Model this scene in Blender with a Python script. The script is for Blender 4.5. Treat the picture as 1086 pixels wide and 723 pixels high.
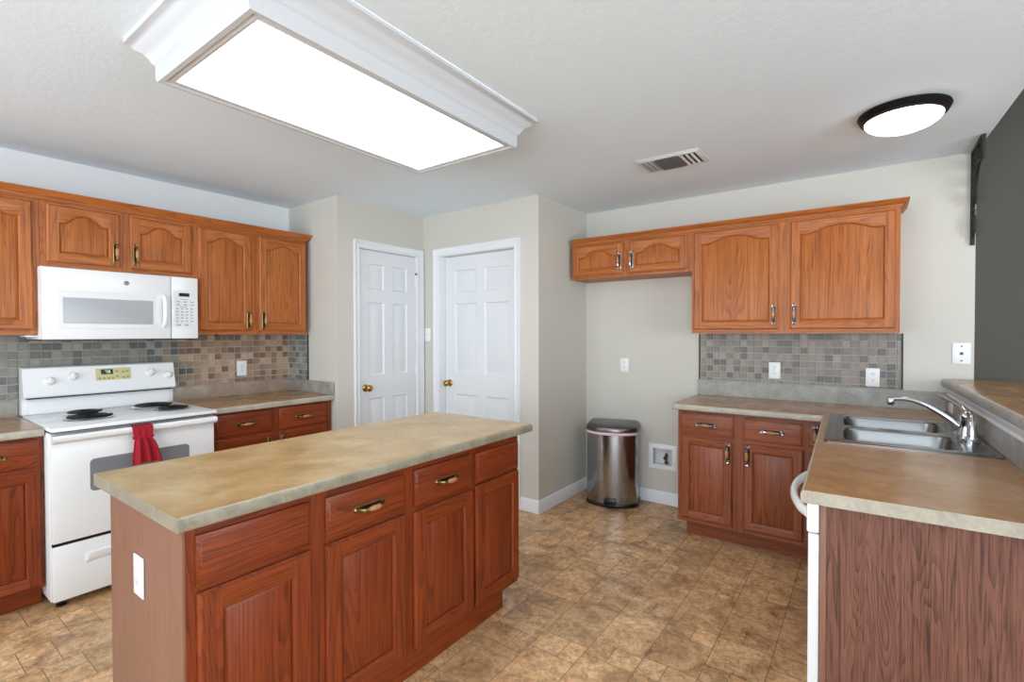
import bpy, bmesh, math, random
from mathutils import Vector, Matrix
PI = math.pi
R = math.radians
S = bpy.context.scene
for o in list(bpy.data.objects):
    bpy.data.objects.remove(o, do_unlink=True)
COL = S.collection
rnd = random.Random(7)

# ------------------------------------------------------------------ camera
EYE = 1.385
YAW, PITCH, ROLL = R(36.1), R(0.85), R(-0.1)
fw = Vector((-math.sin(YAW)*math.cos(PITCH), math.cos(YAW)*math.cos(PITCH), -math.sin(PITCH)))
rt = Vector((math.cos(YAW), math.sin(YAW), 0)); up = rt.cross(fw)
r2 = math.cos(ROLL)*rt + math.sin(ROLL)*up
u2 = -math.sin(ROLL)*rt + math.cos(ROLL)*up
cam = bpy.data.cameras.new('camera'); co = bpy.data.objects.new('camera', cam); COL.objects.link(co)
cam.sensor_width = 36; cam.lens = 520.3/1086*36; cam.clip_start = 0.02
co.matrix_world = Matrix(((r2.x, u2.x, -fw.x, 0), (r2.y, u2.y, -fw.y, 0), (r2.z, u2.z, -fw.z, EYE), (0, 0, 0, 1)))
S.camera = co

# ------------------------------------------------------------------ light and exposure
S.view_settings.view_transform = 'Standard'
S.view_settings.look = 'None'
S.view_settings.gamma = 1
S.view_settings.exposure = 0.0
try: S.view_settings.use_curve_mapping = False
except Exception: pass
LAMP_BOX = 6.5        # emission of the box light's diffuser
LAMP_DOME = 6.0       # emission of the glass dome
w = bpy.data.worlds.new('world'); S.world = w; w.use_nodes = True
w.node_tree.nodes['Background'].inputs[0].default_value = (0.86, 0.93, 1.0, 1)
w.node_tree.nodes['Background'].inputs[1].default_value = 1.5
def area(name, loc, rot, sx, sy, power, color=(1, 1, 1)):
    l = bpy.data.lights.new(name, 'AREA'); l.shape = 'RECTANGLE'; l.size = sx; l.size_y = sy
    l.energy = power; l.color = color
    o = bpy.data.objects.new(name, l); COL.objects.link(o); o.location = loc; o.rotation_euler = rot
    return o
# window daylight from behind the camera, lamps tilted up to brighten the ceiling
area('window_fill_light', (-2.3, -2.95, 1.35), (R(134), 0, 0), 2.4, 1.9, 94, (0.85, 0.96, 1.06))
area('window_fill_light', (0.9, -2.95, 1.35), (R(134), 0, 0), 2.4, 1.9, 138, (0.85, 0.96, 1.06))
area('window_fill_light', (3.4, 0.9, 1.45), (R(122), 0, R(90)), 2.4, 1.6, 112, (0.85, 0.96, 1.06))  # added lamp at an unseen dining-side window, fills the far ceiling

# ------------------------------------------------------------------ materials
def lin(r, g, b):
    f = lambda c: (c/255/12.92) if c/255 <= .04045 else ((c/255+.055)/1.055)**2.4
    return (f(r), f(g), f(b), 1)
class NT:
    def __init__(s, name):
        s.m = bpy.data.materials.new(name); s.m.use_nodes = True
        s.t = s.m.node_tree; s.b = s.t.nodes['Principled BSDF']
    def n(s, typ, **k):
        n = s.t.nodes.new(typ)
        for a, v in k.items(): setattr(n, a, v)
        return n
    def l(s, a, b): s.t.links.new(a, b)
    def ramp(s, fac, stops):
        n = s.n('ShaderNodeValToRGB'); e = n.color_ramp.elements
        while len(e) < len(stops): e.new(.5)
        for i, (p, c) in enumerate(stops): e[i].position = p; e[i].color = c
        s.l(fac, n.inputs[0]); return n.outputs[0]
    def mix(s, fac, a, b, typ='MIX'):
        n = s.n('ShaderNodeMix', data_type='RGBA', blend_type=typ)
        for i, v in ((0, fac), (6, a), (7, b)):
            if hasattr(v, 'links') or hasattr(v, 'is_linked'): s.l(v, n.inputs[i])
            else: n.inputs[i].default_value = v
        return n.outputs[2]
    def noise(s, vec, scale, detail=4, rough=.55, dist=0):
        n = s.n('ShaderNodeTexNoise'); n.inputs['Scale'].default_value = scale
        n.inputs['Detail'].default_value = detail; n.inputs['Roughness'].default_value = rough
        n.inputs['Distortion'].default_value = dist
        if vec is not None: s.l(vec, n.inputs['Vector'])
        return n.outputs['Fac']
    def obj(s, scale=(1, 1, 1), rand=0):
        tc = s.n('ShaderNodeTexCoord'); v = tc.outputs['Object']
        mp = s.n('ShaderNodeMapping'); mp.inputs['Scale'].default_value = scale
        if rand:
            oi = s.n('ShaderNodeObjectInfo'); mu = s.n('ShaderNodeVectorMath', operation='SCALE')
            mu.inputs[0].default_value = (7.3, 5.1, 3.7); s.l(oi.outputs['Random'], mu.inputs['Scale'])
            ad = s.n('ShaderNodeVectorMath', operation='ADD'); s.l(v, ad.inputs[0]); s.l(mu.outputs[0], ad.inputs[1]); v = ad.outputs[0]
        s.l(v, mp.inputs['Vector']); return mp.outputs[0]
    def bump(s, h, strength, dist=.002):
        n = s.n('ShaderNodeBump'); n.inputs['Strength'].default_value = strength; n.inputs['Distance'].default_value = dist
        s.l(h, n.inputs['Height']); s.l(n.outputs[0], s.b.inputs['Normal'])
    def set(s, **k):
        for a, v in k.items(): s.b.inputs[a.replace('_', ' ')].default_value = v
        return s.m
def plain(name, c, rough=.5, metal=0, **k):
    t = NT(name); t.b.inputs['Base Color'].default_value = lin(*c)
    t.set(Roughness=rough, Metallic=metal, **k); return t.m
def paint(name, c, rough=.75, bump=.15, scale=220):
    t = NT(name); v = t.obj()
    n = t.noise(v, 1.3, 2); a = lin(*c); b = tuple(x*.965 for x in a[:3])+(1,)
    t.l(t.mix(n, a, b), t.b.inputs['Base Color'])
    t.bump(t.noise(v, scale, 3), bump, .001); t.set(Roughness=rough); return t.m
def wood(name, dark, mid, light, grain='z', rough=.44, contrast=1.0, scale=1.0, coat=.05):
    t = NT(name)
    sc = {'z': (1, 1, .07), 'x': (.07, 1, 1)}[grain]
    v = t.obj(tuple(c*scale for c in sc), 1)
    # growth rings: stretched, warped bands
    w1 = t.noise(v, 6.0, 2, .45, 1.1)
    mul = t.n('ShaderNodeMath', operation='MULTIPLY'); mul.inputs[1].default_value = 22; t.l(w1, mul.inputs[0])
    fr = t.n('ShaderNodeMath', operation='FRACT'); t.l(mul.outputs[0], fr.inputs[0])
    sc2 = {'z': (1, 1, .018), 'x': (.018, 1, 1)}[grain]
    v2 = t.obj(tuple(c*scale for c in sc2), 1)
    pores = t.noise(v2, 300, 2, .6); streak = t.noise(v2, 75, 3, .6)
    tone = t.noise(v, 2.2, 3)
    base = t.ramp(tone, [(.3, lin(*mid)), (.7, lin(*light))])
    # each ring: a thin dark late-wood line that fades off on one side, broken up by the pores
    ringm = t.ramp(fr.outputs[0], [(0.0, (0, 0, 0, 1)), (.45, (.08, .08, .08, 1)), (.84, (.75, .75, .75, 1)), (.93, (1, 1, 1, 1)), (1, (0, 0, 0, 1))])
    brk = t.ramp(streak, [(.35, (1, 1, 1, 1)), (.66, (.35, .35, .35, 1))])
    rb = t.mix(1, ringm, brk, 'MULTIPLY')
    ml = t.n('ShaderNodeMath', operation='MULTIPLY'); ml.inputs[1].default_value = .68*contrast; t.l(rb, ml.inputs[0])
    c1 = t.mix(ml.outputs[0], base, lin(*dark))
    st = t.ramp(streak, [(.36, (.80, .78, .76, 1)), (.6, (1.05, 1.05, 1.05, 1))])
    c1 = t.mix(.8*contrast, c1, st, 'MULTIPLY')
    pm = t.ramp(pores, [(.36, (1, 1, 1, 1)), (.48, (0, 0, 0, 1))])
    m2 = t.n('ShaderNodeMath', operation='MULTIPLY'); m2.inputs[1].default_value = .38*contrast; t.l(pm, m2.inputs[0])
    c2 = t.mix(m2.outputs[0], c1, lin(*dark))
    t.l(c2, t.b.inputs['Base Color'])
    t.bump(pores, .12, .0006)
    t.set(Roughness=rough); t.b.inputs['Specular IOR Level'].default_value = .36; t.b.inputs['Coat Weight'].default_value = coat; t.b.inputs['Coat Roughness'].default_value = .25
    return t.m
def laminate(name, a, b, c, rough=.3, scale=1.0, contrast=1.0):
    t = NT(name); v = t.obj((scale, scale, scale))
    n1 = t.noise(v, 5.5, 5, .62, .6); n2 = t.noise(v, 42, 5, .65); n3 = t.noise(v, 260, 2)
    x = t.ramp(n1, [(.32, lin(*a)), (.5, lin(*b)), (.68, lin(*c))])
    f = t.ramp(n2, [(.36, (.80, .80, .80, 1)), (.6, (1, 1, 1, 1))])
    y = t.mix(.75*contrast, x, f, 'MULTIPLY')
    g = t.ramp(n3, [(.35, (.90, .90, .90, 1)), (.6, (1, 1, 1, 1))])
    t.l(t.mix(.7*contrast, y, g, 'MULTIPLY'), t.b.inputs['Base Color'])
    t.set(Roughness=rough); return t.m
def tiles_mat(name, rough=.45, mott=.5, scale=60):
    t = NT(name); at = t.n('ShaderNodeAttribute'); at.attribute_name = 'Col'; v = t.obj()
    n = t.noise(v, scale, 5, .65, .3)
    f = t.ramp(n, [(.3, (.72, .72, .72, 1)), (.68, (1.12, 1.12, 1.12, 1))])
    t.l(t.mix(mott, at.outputs['Color'], f, 'MULTIPLY'), t.b.inputs['Base Color']); t.set(Roughness=rough)
    return t.m
def emit(name, c, strength):
    t = NT(name); t.b.inputs['Base Color'].default_value = (.8, .8, .8, 1)
    t.b.inputs['Emission Color'].default_value = c; t.b.inputs['Emission Strength'].default_value = strength
    t.set(Roughness=.4); return t.m
def floor_mat():
    t = NT('vinyl_stone'); at = t.n('ShaderNodeAttribute'); at.attribute_name = 'Col'; v = t.obj()
    n1 = t.noise(v, 6, 6, .68, 1.2); n2 = t.noise(v, 34, 6, .74, 1.0); n3 = t.noise(v, 150, 3, .6)
    a = t.ramp(n1, [(.30, lin(160, 120, 84)), (.5, lin(220, 174, 126)), (.70, lin(243, 203, 154))])
    b = t.ramp(n2, [(.36, (.46, .43, .40, 1)), (.54, (1, 1, 1, 1)), (.70, (1.2, 1.18, 1.14, 1))])
    c = t.mix(.8, a, b, 'MULTIPLY')
    d = t.ramp(n3, [(.3, (.74, .73, .72, 1)), (.6, (1, 1, 1, 1))])
    e = t.mix(.6, c, d, 'MULTIPLY')
    t.l(t.mix(1, e, at.outputs['Color'], 'MULTIPLY'), t.b.inputs['Base Color'])
    t.bump(n2, .15, .002); t.set(Roughness=.36); return t.m
def steel(name, rough=.28, c=(176, 176, 174), axis='z'):
    t = NT(name); sc = {'z': (300, 300, 2), 'x': (2, 300, 300), 'y': (300, 2, 300)}[axis]
    n = t.noise(t.obj(sc), 1, 3)
    f = t.ramp(n, [(.3, (.86, .86, .86, 1)), (.7, (1, 1, 1, 1))])
    t.l(t.mix(.8, lin(*c), f, 'MULTIPLY'), t.b.inputs['Base Color'])
    t.set(Metallic=1, Roughness=rough); return t.m

MAT = dict(
 wall=paint('beige_paint', (206, 202, 192)), white_wall=paint('white_paint', (236, 238, 238)),
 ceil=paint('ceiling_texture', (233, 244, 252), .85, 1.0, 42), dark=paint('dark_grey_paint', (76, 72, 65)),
 trim=plain('white_trim', (232, 233, 236), .35), door=plain('white_door', (226, 228, 230), .4),
 lam=laminate('tan_laminate', (164, 130, 84), (180, 149, 102), (192, 166, 122), .3),
 lamp_=laminate('brown_laminate', (158, 112, 72), (174, 128, 84), (186, 146, 104), .24),
 lamg=laminate('grey_laminate', (142, 138, 129), (160, 156, 147), (178, 174, 165), .35, 1.6),
 lame=laminate('edge_laminate', (166, 158, 142), (182, 174, 157), (196, 189, 172), .35, 1.6),
 brass=plain('antique_brass', (150, 128, 84), .3, 1), iron=plain('dark_bronze', (38, 33, 30), .45, .6),
 ceramic=plain('amber_ceramic', (176, 124, 82), .25), appliance=plain('white_enamel', (236, 236, 235), .22),
 applight=plain('white_plastic', (226, 227, 228), .35), greyglass=plain('grey_oven_glass', (128, 130, 134), .12),
 mwglass=plain('grey_mesh_window', (170, 172, 175), .25), black=plain('black_plastic', (18, 18, 19), .35),
 coil=plain('black_coil', (24, 24, 25), .5, .3), chrome=plain('chrome', (196, 198, 201), .06, 1),
 steel=steel('brushed_steel', .17, (172, 176, 182)), sink=steel('sink_steel', .23, (140, 140, 139), 'x'),
 dsteel=steel('dark_steel', .3, (120, 119, 118)), red=plain('red_cotton', (158, 14, 36), .9),
 pink=plain('pink_liner', (234, 200, 208), .6), plate=plain('outlet_white', (238, 238, 236), .35),
 slot=plain('slot_dark', (40, 38, 36), .6), cream=plain('cream_panel', (206, 198, 140), .4),
 digits=emit('green_digits', (.35, .9, .6, 1), 1.2), grey=plain('grey_print', (164, 166, 170), .5),
 grout=plain('light_grout', (176, 170, 158), .85), tile=tiles_mat('stone_mosaic', .42, .6, 70),
 floor=floor_mat(), seam=plain('floor_seam', (110, 86, 62), .6),
 panel=wood('end_panel_veneer', (92, 62, 46), (132, 92, 72), (142, 102, 82), 'z', .5, .35, 1.0, .05),
 panel2=wood('oak_end_panel', (58, 26, 18), (122, 78, 62), (136, 91, 75), 'z', .5, 1.25, 1.9, .05),
 diff=emit('light_diffuser', (.92, .97, 1.03, 1), LAMP_BOX), glow=emit('lamp_glass', (1, .985, .96, 1), LAMP_DOME),
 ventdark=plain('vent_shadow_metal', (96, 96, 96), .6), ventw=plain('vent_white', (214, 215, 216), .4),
 brassv=plain('brass_valve', (120, 110, 90), .35, 1), gold=plain('brass_knob', (176, 140, 78), .22, 1),
)
UP = [wood('oak_upright', (108, 52, 20), (176, 98, 44), (192, 114, 54), 'z'), wood('oak_level', (108, 52, 20), (176, 98, 44), (192, 114, 54), 'x')]
LO = [wood('shaded_oak_upright', (58, 21, 7), (130, 53, 18), (147, 65, 24), 'z'), wood('shaded_oak_level', (58, 21, 7), (130, 53, 18), (147, 65, 24), 'x')]  # same oak as UP, its weaker light put into a darker, redder colour
RB = [wood('part_shaded_oak_upright', (82, 40, 22), (142, 76, 46), (158, 88, 56), 'z'), wood('part_shaded_oak_level', (82, 40, 22), (142, 76, 46), (158, 88, 56), 'x')]  # same oak again, somewhat weaker light put into the colour

# ------------------------------------------------------------------ mesh helpers
class MB:
    def __init__(s): s.v = []; s.f = []; s.m = []; s.s = []; s.c = []
    def add(s, vs, fs, mi=0, smooth=False, col=(1, 1, 1)):
        o = len(s.v); s.v += [tuple(x) for x in vs]; s.c += [col]*len(vs)
        for f in fs: s.f.append([i+o for i in f]); s.m.append(mi); s.s.append(smooth)
        return s
    def box(s, x0, x1, y0, y1, z0, z1, bev=0, mi=0, seg=2, col=(1, 1, 1), skip=()):
        x0, x1 = min(x0, x1), max(x0, x1); y0, y1 = min(y0, y1), max(y0, y1); z0, z1 = min(z0, z1), max(z0, z1)
        if not bev:
            v = [(x0, y0, z0), (x1, y0, z0), (x1, y1, z0), (x0, y1, z0), (x0, y0, z1), (x1, y0, z1), (x1, y1, z1), (x0, y1, z1)]
            f = [(0, 3, 2, 1), (4, 5, 6, 7), (0, 1, 5, 4), (1, 2, 6, 5), (2, 3, 7, 6), (3, 0, 4, 7)]
            return s.add(v, f, mi, False, col)
        bm = bmesh.new(); bmesh.ops.create_cube(bm, size=1)
        for q in bm.verts: q.co = Vector(((x0+x1)/2+q.co.x*(x1-x0), (y0+y1)/2+q.co.y*(y1-y0), (z0+z1)/2+q.co.z*(z1-z0)))
        bmesh.ops.bevel(bm, geom=bm.edges[:], offset=min(bev, .49*min(x1-x0, y1-y0, z1-z0)), segments=seg, affect='EDGES', profile=.5)
        return s.bm(bm, mi, True, col)
    def bm(s, bm, mi=0, smooth=False, col=(1, 1, 1)):
        bm.verts.index_update()
        s.add([v.co for v in bm.verts], [[v.index for v in f.verts] for f in bm.faces], mi, smooth, col); bm.free(); return s
    def prism(s, poly, a0, a1, axis='z', mi=0, cap=None, smooth=False):
        """extrude a 2-D polygon (counter-clockwise) along an axis; axis x: poly=(y,z), y: poly=(x,z), z: poly=(x,y)"""
        pt = {'x': lambda p, a: (a, p[0], p[1]), 'y': lambda p, a: (p[0], a, p[1]), 'z': lambda p, a: (p[0], p[1], a)}[axis]
        n = len(poly); v = [pt(p, a0) for p in poly]+[pt(p, a1) for p in poly]
        s.add(v, [(i, (i+1) % n, n+(i+1) % n, n+i) for i in range(n)], mi, smooth)
        s.add(v[:n], [tuple(range(n))[::-1]], mi if cap is None else cap)
        s.add(v[n:], [tuple(range(n))], mi if cap is None else cap); return s
    def tube(s, pts, r, n=10, mi=0, cap=True, flat=1.0):
        pts = [Vector(p) for p in pts]; rs = r if isinstance(r, (list, tuple)) else [r]*len(pts)
        rings = []; ref = None
        for i, p in enumerate(pts):
            d = (pts[min(i+1, len(pts)-1)]-pts[max(i-1, 0)]).normalized()
            if ref is None: ref = Vector((0, 0, 1)) if abs(d.z) < .9 else Vector((1, 0, 0))
            a = (ref-d*ref.dot(d)).normalized(); b = d.cross(a); ref = a
            rings.append([p+(a*math.cos(2*PI*k/n)*flat+b*math.sin(2*PI*k/n))*rs[i] for k in range(n)])
        v = [q for g in rings for q in g]
        f = [(i*n+k, i*n+(k+1) % n, (i+1)*n+(k+1) % n, (i+1)*n+k) for i in range(len(pts)-1) for k in range(n)]
        s.add(v, f, mi, True)
        if cap:
            s.add(rings[0], [tuple(range(n))[::-1]], mi); s.add(rings[-1], [tuple(range(n))], mi)
        return s
    def lathe(s, prof, c=(0, 0, 0), axis='z', n=24, mi=0, flip=1):
        """prof: (radius, height) list"""
        rings = []
        for r, h in prof:
            g = []
            for k in range(n):
                a = 2*PI*k/n; x, y = r*math.cos(a), r*math.sin(a)
                g.append({'z': (c[0]+x, c[1]+y, c[2]+h*flip), 'y': (c[0]+x, c[1]+h*flip, c[2]+y), 'x': (c[0]+h*flip, c[1]+x, c[2]+y)}[axis])
            rings.append(g)
        v = [q for g in rings for q in g]
        f = [(i*n+k, i*n+(k+1) % n, (i+1)*n+(k+1) % n, (i+1)*n+k) for i in range(len(prof)-1) for k in range(n)]
        s.add(v, f, mi, True)
        for g in (rings[0], rings[-1]): s.add(g, [tuple(range(n))], mi, False)
        return s
    def loops(s, ls, mi=0, smooth=True, cap0=False, cap1=False, closed=True):
        n = len(ls[0]); v = [q for g in ls for q in g]
        f = [(i*n+k, i*n+(k+1) % n, (i+1)*n+(k+1) % n, (i+1)*n+k) for i in range(len(ls)-1) for k in range(n if closed else n-1)]
        s.add(v, f, mi, smooth)
        if cap0: s.add(ls[0], [tuple(range(n))[::-1]], mi)
        if cap1: s.add(ls[-1], [tuple(range(n))], mi)
        return s
    def build(s, name, mats, parent=None, loc=(0, 0, 0), rz=0):
        me = bpy.data.meshes.new(name); me.from_pydata(s.v, [], s.f)
        for m in (mats if isinstance(mats, (list, tuple)) else [mats]): me.materials.append(m)
        me.polygons.foreach_set('material_index', s.m); me.polygons.foreach_set('use_smooth', s.s)
        if any(c != (1, 1, 1) for c in s.c):
            at = me.color_attributes.new('Col', 'FLOAT_COLOR', 'POINT')
            at.data.foreach_set('color', [x for c in s.c for x in (*c, 1)])
        bm = bmesh.new(); bm.from_mesh(me)
        bmesh.ops.remove_doubles(bm, verts=bm.verts, dist=1e-6) if not any(c != (1, 1, 1) for c in s.c) else None
        bmesh.ops.recalc_face_normals(bm, faces=bm.faces); bm.to_mesh(me); bm.free()
        try: me.set_sharp_from_angle(angle=R(38))
        except Exception: pass
        o = bpy.data.objects.new(name, me); COL.objects.link(o)
        o.location = loc; o.rotation_euler = (0, 0, rz)
        if parent is not None: o.parent = parent
        return o
def tag(o, label=None, cat=None, group=None, kind=None):
    for k, v in (('label', label), ('category', cat), ('group', group), ('kind', kind)):
        if v: o[k] = v
    return o
def thing(name, label, cat, loc=(0, 0, 0), rz=0, group=None):
    o = bpy.data.objects.new(name, None); COL.objects.link(o); o.empty_display_size = .1
    o.location = loc; o.rotation_euler = (0, 0, rz); return tag(o, label, cat, group)
def struct(o): o['kind'] = 'structure'; return o
def arc(cx, cy, r, a0, a1, n): return [(cx+r*math.cos(R(a0+(a1-a0)*i/n)), cy+r*math.sin(R(a0+(a1-a0)*i/n))) for i in range(n+1)]
def rrect(x0, x1, y0, y1, r, n=6):
    return arc(x1-r, y1-r, r, 0, 90, n)+arc(x0+r, y1-r, r, 90, 180, n)+arc(x0+r, y0+r, r, 180, 270, n)+arc(x1-r, y0+r, r, 270, 360, n)
def copy_tree(o, parent=None):
    c = o.copy(); COL.objects.link(c)
    if parent is not None: c.parent = parent
    for ch in list(o.children): copy_tree(ch, c)
    return c

# ------------------------------------------------------------------ the room
CEIL = 2.445
XL, YB = -3.98, 3.93
XS, YS = -3.297, 2.255       # pantry bump-out: wall x and wall y
YD, XN = 3.15, -2.045        # second door's wall and the side of the fridge nook
TH = R(1.8); PO = Vector((-0.215, 3.29, 0))     # peninsula frame: origin at its inner counter corner, turned 1.8 degrees
def pw(u, v): return (PO.x+u*math.cos(TH)-v*math.sin(TH), PO.y+u*math.sin(TH)+v*math.cos(TH))
def wp(x, y):
    dx, dy = x-PO.x, y-PO.y
    return (dx*math.cos(TH)+dy*math.sin(TH), -dx*math.sin(TH)+dy*math.cos(TH))
def edge_x(y, u=.70):                            # x of the opening's line (ceiling edge over the bar)
    return 0.497+math.tan(R(2.3))*(YB-y)

def floor_mesh():
    m = MB(); r = random.Random(3)
    X0, X1, Y0, Y1 = -4.1, 3.5, -3.0, 4.1
    m.add([(X0, Y0, -.05), (X1, Y0, -.05), (X1, Y1, -.05), (X0, Y1, -.05)], [(3, 2, 1, 0)], 1, col=(.99, .99, .99))
    m.add([(X0, Y0, -.0015), (X1, Y0, -.0015), (X1, Y1, -.0015), (X0, Y1, -.0015)], [(0, 1, 2, 3)], 1, col=(.99, .99, .99))
    g = .0013
    def t(a, b, c, d):
        k = r.uniform(.80, 1.12); h = r.uniform(-.03, .03)
        a, b, c, d = max(a, X0), min(b, X1), max(c, Y0), min(d, Y1)
        if b-a < .02 or d-c < .02: return
        m.add([(a+g, c+g, 0), (b-g, c+g, 0), (b-g, d-g, 0), (a+g, d-g, 0)], [(0, 1, 2, 3)], 0, col=(k*(1+h), k, k*(1-h)))
    W = .222; x = -.77-W*15; i = 0
    while x < X1:
        y = Y0-r.uniform(0, .6)
        while y < Y1:
            L = r.choice((.34, .34, .23)); t(x, x+W, y, y+L); y += L
            s = r.choice((.115, .115, .13)); q = r.choice((.45, .55, .62))
            t(x, x+W*q, y, y+s); t(x+W*q, x+W, y, y+s); y += s
        x += W; i += 1
    return m
struct(floor_mesh().build('floor', [MAT['floor'], MAT['seam']]))
# ceilings: the kitchen's ends over the bar, the dining room's is higher
m = MB(); m.prism([(-4.1, -3.1), (edge_x(-3.1), -3.1), (edge_x(4.05), 4.05), (-4.1, 4.05)], CEIL, CEIL+.08)
struct(m.build('ceiling', MAT['ceil']))
m = MB(); m.box(.3, 3.6, -3.1, 4.1, 3.30, 3.38); struct(m.build('ceiling_dining', MAT['ceil']))
m = MB(); m.prism([(edge_x(-3.1)-.10, -3.1), (edge_x(-3.1), -3.1), (edge_x(4.05), 4.05), (edge_x(4.05)-.10, 4.05)], CEIL+.08, 3.30)
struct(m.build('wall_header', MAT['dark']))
m = MB(); m.box(XL-.1, XL, -3.1, YS+.05, 0, CEIL); struct(m.build('wall_left', MAT['white_wall']))
m = MB(); m.box(XL-.1, XS, YS, YS+.10, 0, CEIL); struct(m.build('wall_pantry', MAT['wall']))
# wall of the first door, facing right
DA = (2.4388, 3.0812, 2.0902)
m = MB()
for b in ((YS+.10, DA[0], 0, CEIL), (DA[1], YD+.1, 0, CEIL), (DA[0], DA[1], DA[2], CEIL)): m.box(XS-.10, XS, b[0], b[1], b[2], b[3])
struct(m.build('wall_pantry_side', MAT['wall']))
DB = (-3.1132, -2.2578, 2.0882)
m = MB()
for b in ((XS, DB[0], 0, CEIL), (DB[1], XN, 0, CEIL), (DB[0], DB[1], DB[2], CEIL)): m.box(b[0], b[1], YD, YD+.12, b[2], b[3])
struct(m.build('wall_closet', MAT['wall']))
m = MB(); m.box(XN-.10, XN, YD+.12, YB, 0, CEIL); struct(m.build('wall_nook', MAT['wall']))
HO = (-1.443, -1.262, .305, .460)     # hole of the water supply box
m = MB(); XE = .497
for b in ((XN-.1, HO[0], 0, CEIL), (HO[1], XE, 0, CEIL), (HO[0], HO[1], 0, HO[2]), (HO[0], HO[1], HO[3], CEIL)): m.box(b[0], b[1], YB, YB+.12, b[2], b[3])
struct(m.build('wall_back', MAT['wall']))
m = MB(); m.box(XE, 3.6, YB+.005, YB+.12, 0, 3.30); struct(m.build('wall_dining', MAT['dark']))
# the room behind the camera, with its windows
def windowed(y, x0, x1, wins, z0, z1, H):
    m = MB(); xs = sorted([x0, x1]+[c for w_ in wins for c in w_])
    for a, b in zip(xs[:-1], xs[1:]):
        if any(abs(a-q[0]) < 1e-6 and abs(b-q[1]) < 1e-6 for q in wins): m.box(a, b, y-.1, y, 0, z0); m.box(a, b, y-.1, y, z1, H)
        else: m.box(a, b, y-.1, y, 0, H)
    return m
struct(windowed(-3.0, -4.08, 3.6, [(-3.5, -1.1), (-.3, 2.1)], .4, 2.3, 2.445).build('wall_front', MAT['wall']))
m = MB()
m.box(3.5, 3.6, -3, -.6, 0, 3.3); m.box(3.5, 3.6, 1.8, 4.0, 0, 3.3); m.box(3.5, 3.6, -.6, 1.8, 0, .65); m.box(3.5, 3.6, -.6, 1.8, 2.35, 3.3)
struct(m.build('wall_right', MAT['wall']))
# baseboards
def baseboard(name, pts):
    m = MB()
    for (a, b, n) in pts:
        a, b, n = Vector((*a, 0)), Vector((*b, 0)), Vector((*n, 0))
        pr = [(0, .002), (.014, .002), (.014, .075), (.010, .085), (.010, .094), (.004, .102), (0, .102)]
        l0 = [a+n*p+Vector((0, 0, z)) for p, z in pr]; l1 = [b+n*p+Vector((0, 0, z)) for p, z in pr]
        m.loops([l0, l1], 0, False, True, True)
    return struct(m.build(name, MAT['trim']))
baseboard('baseboard_back', [((XN, YB), (-1.075, YB), (0, -1))])
baseboard('baseboard_nook', [((XN, YD-.014), (XN, YB), (1, 0))])
baseboard('baseboard_closet', [((-2.213, YD), (XN+.014, YD), (0, -1)), ((XS, YD), (-3.16, YD), (0, -1))])
baseboard('baseboard_pantry', [((XS, YS-.014), (XS, 2.398), (1, 0)), ((-3.33, YS), (XS, YS), (0, -1))])

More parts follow.
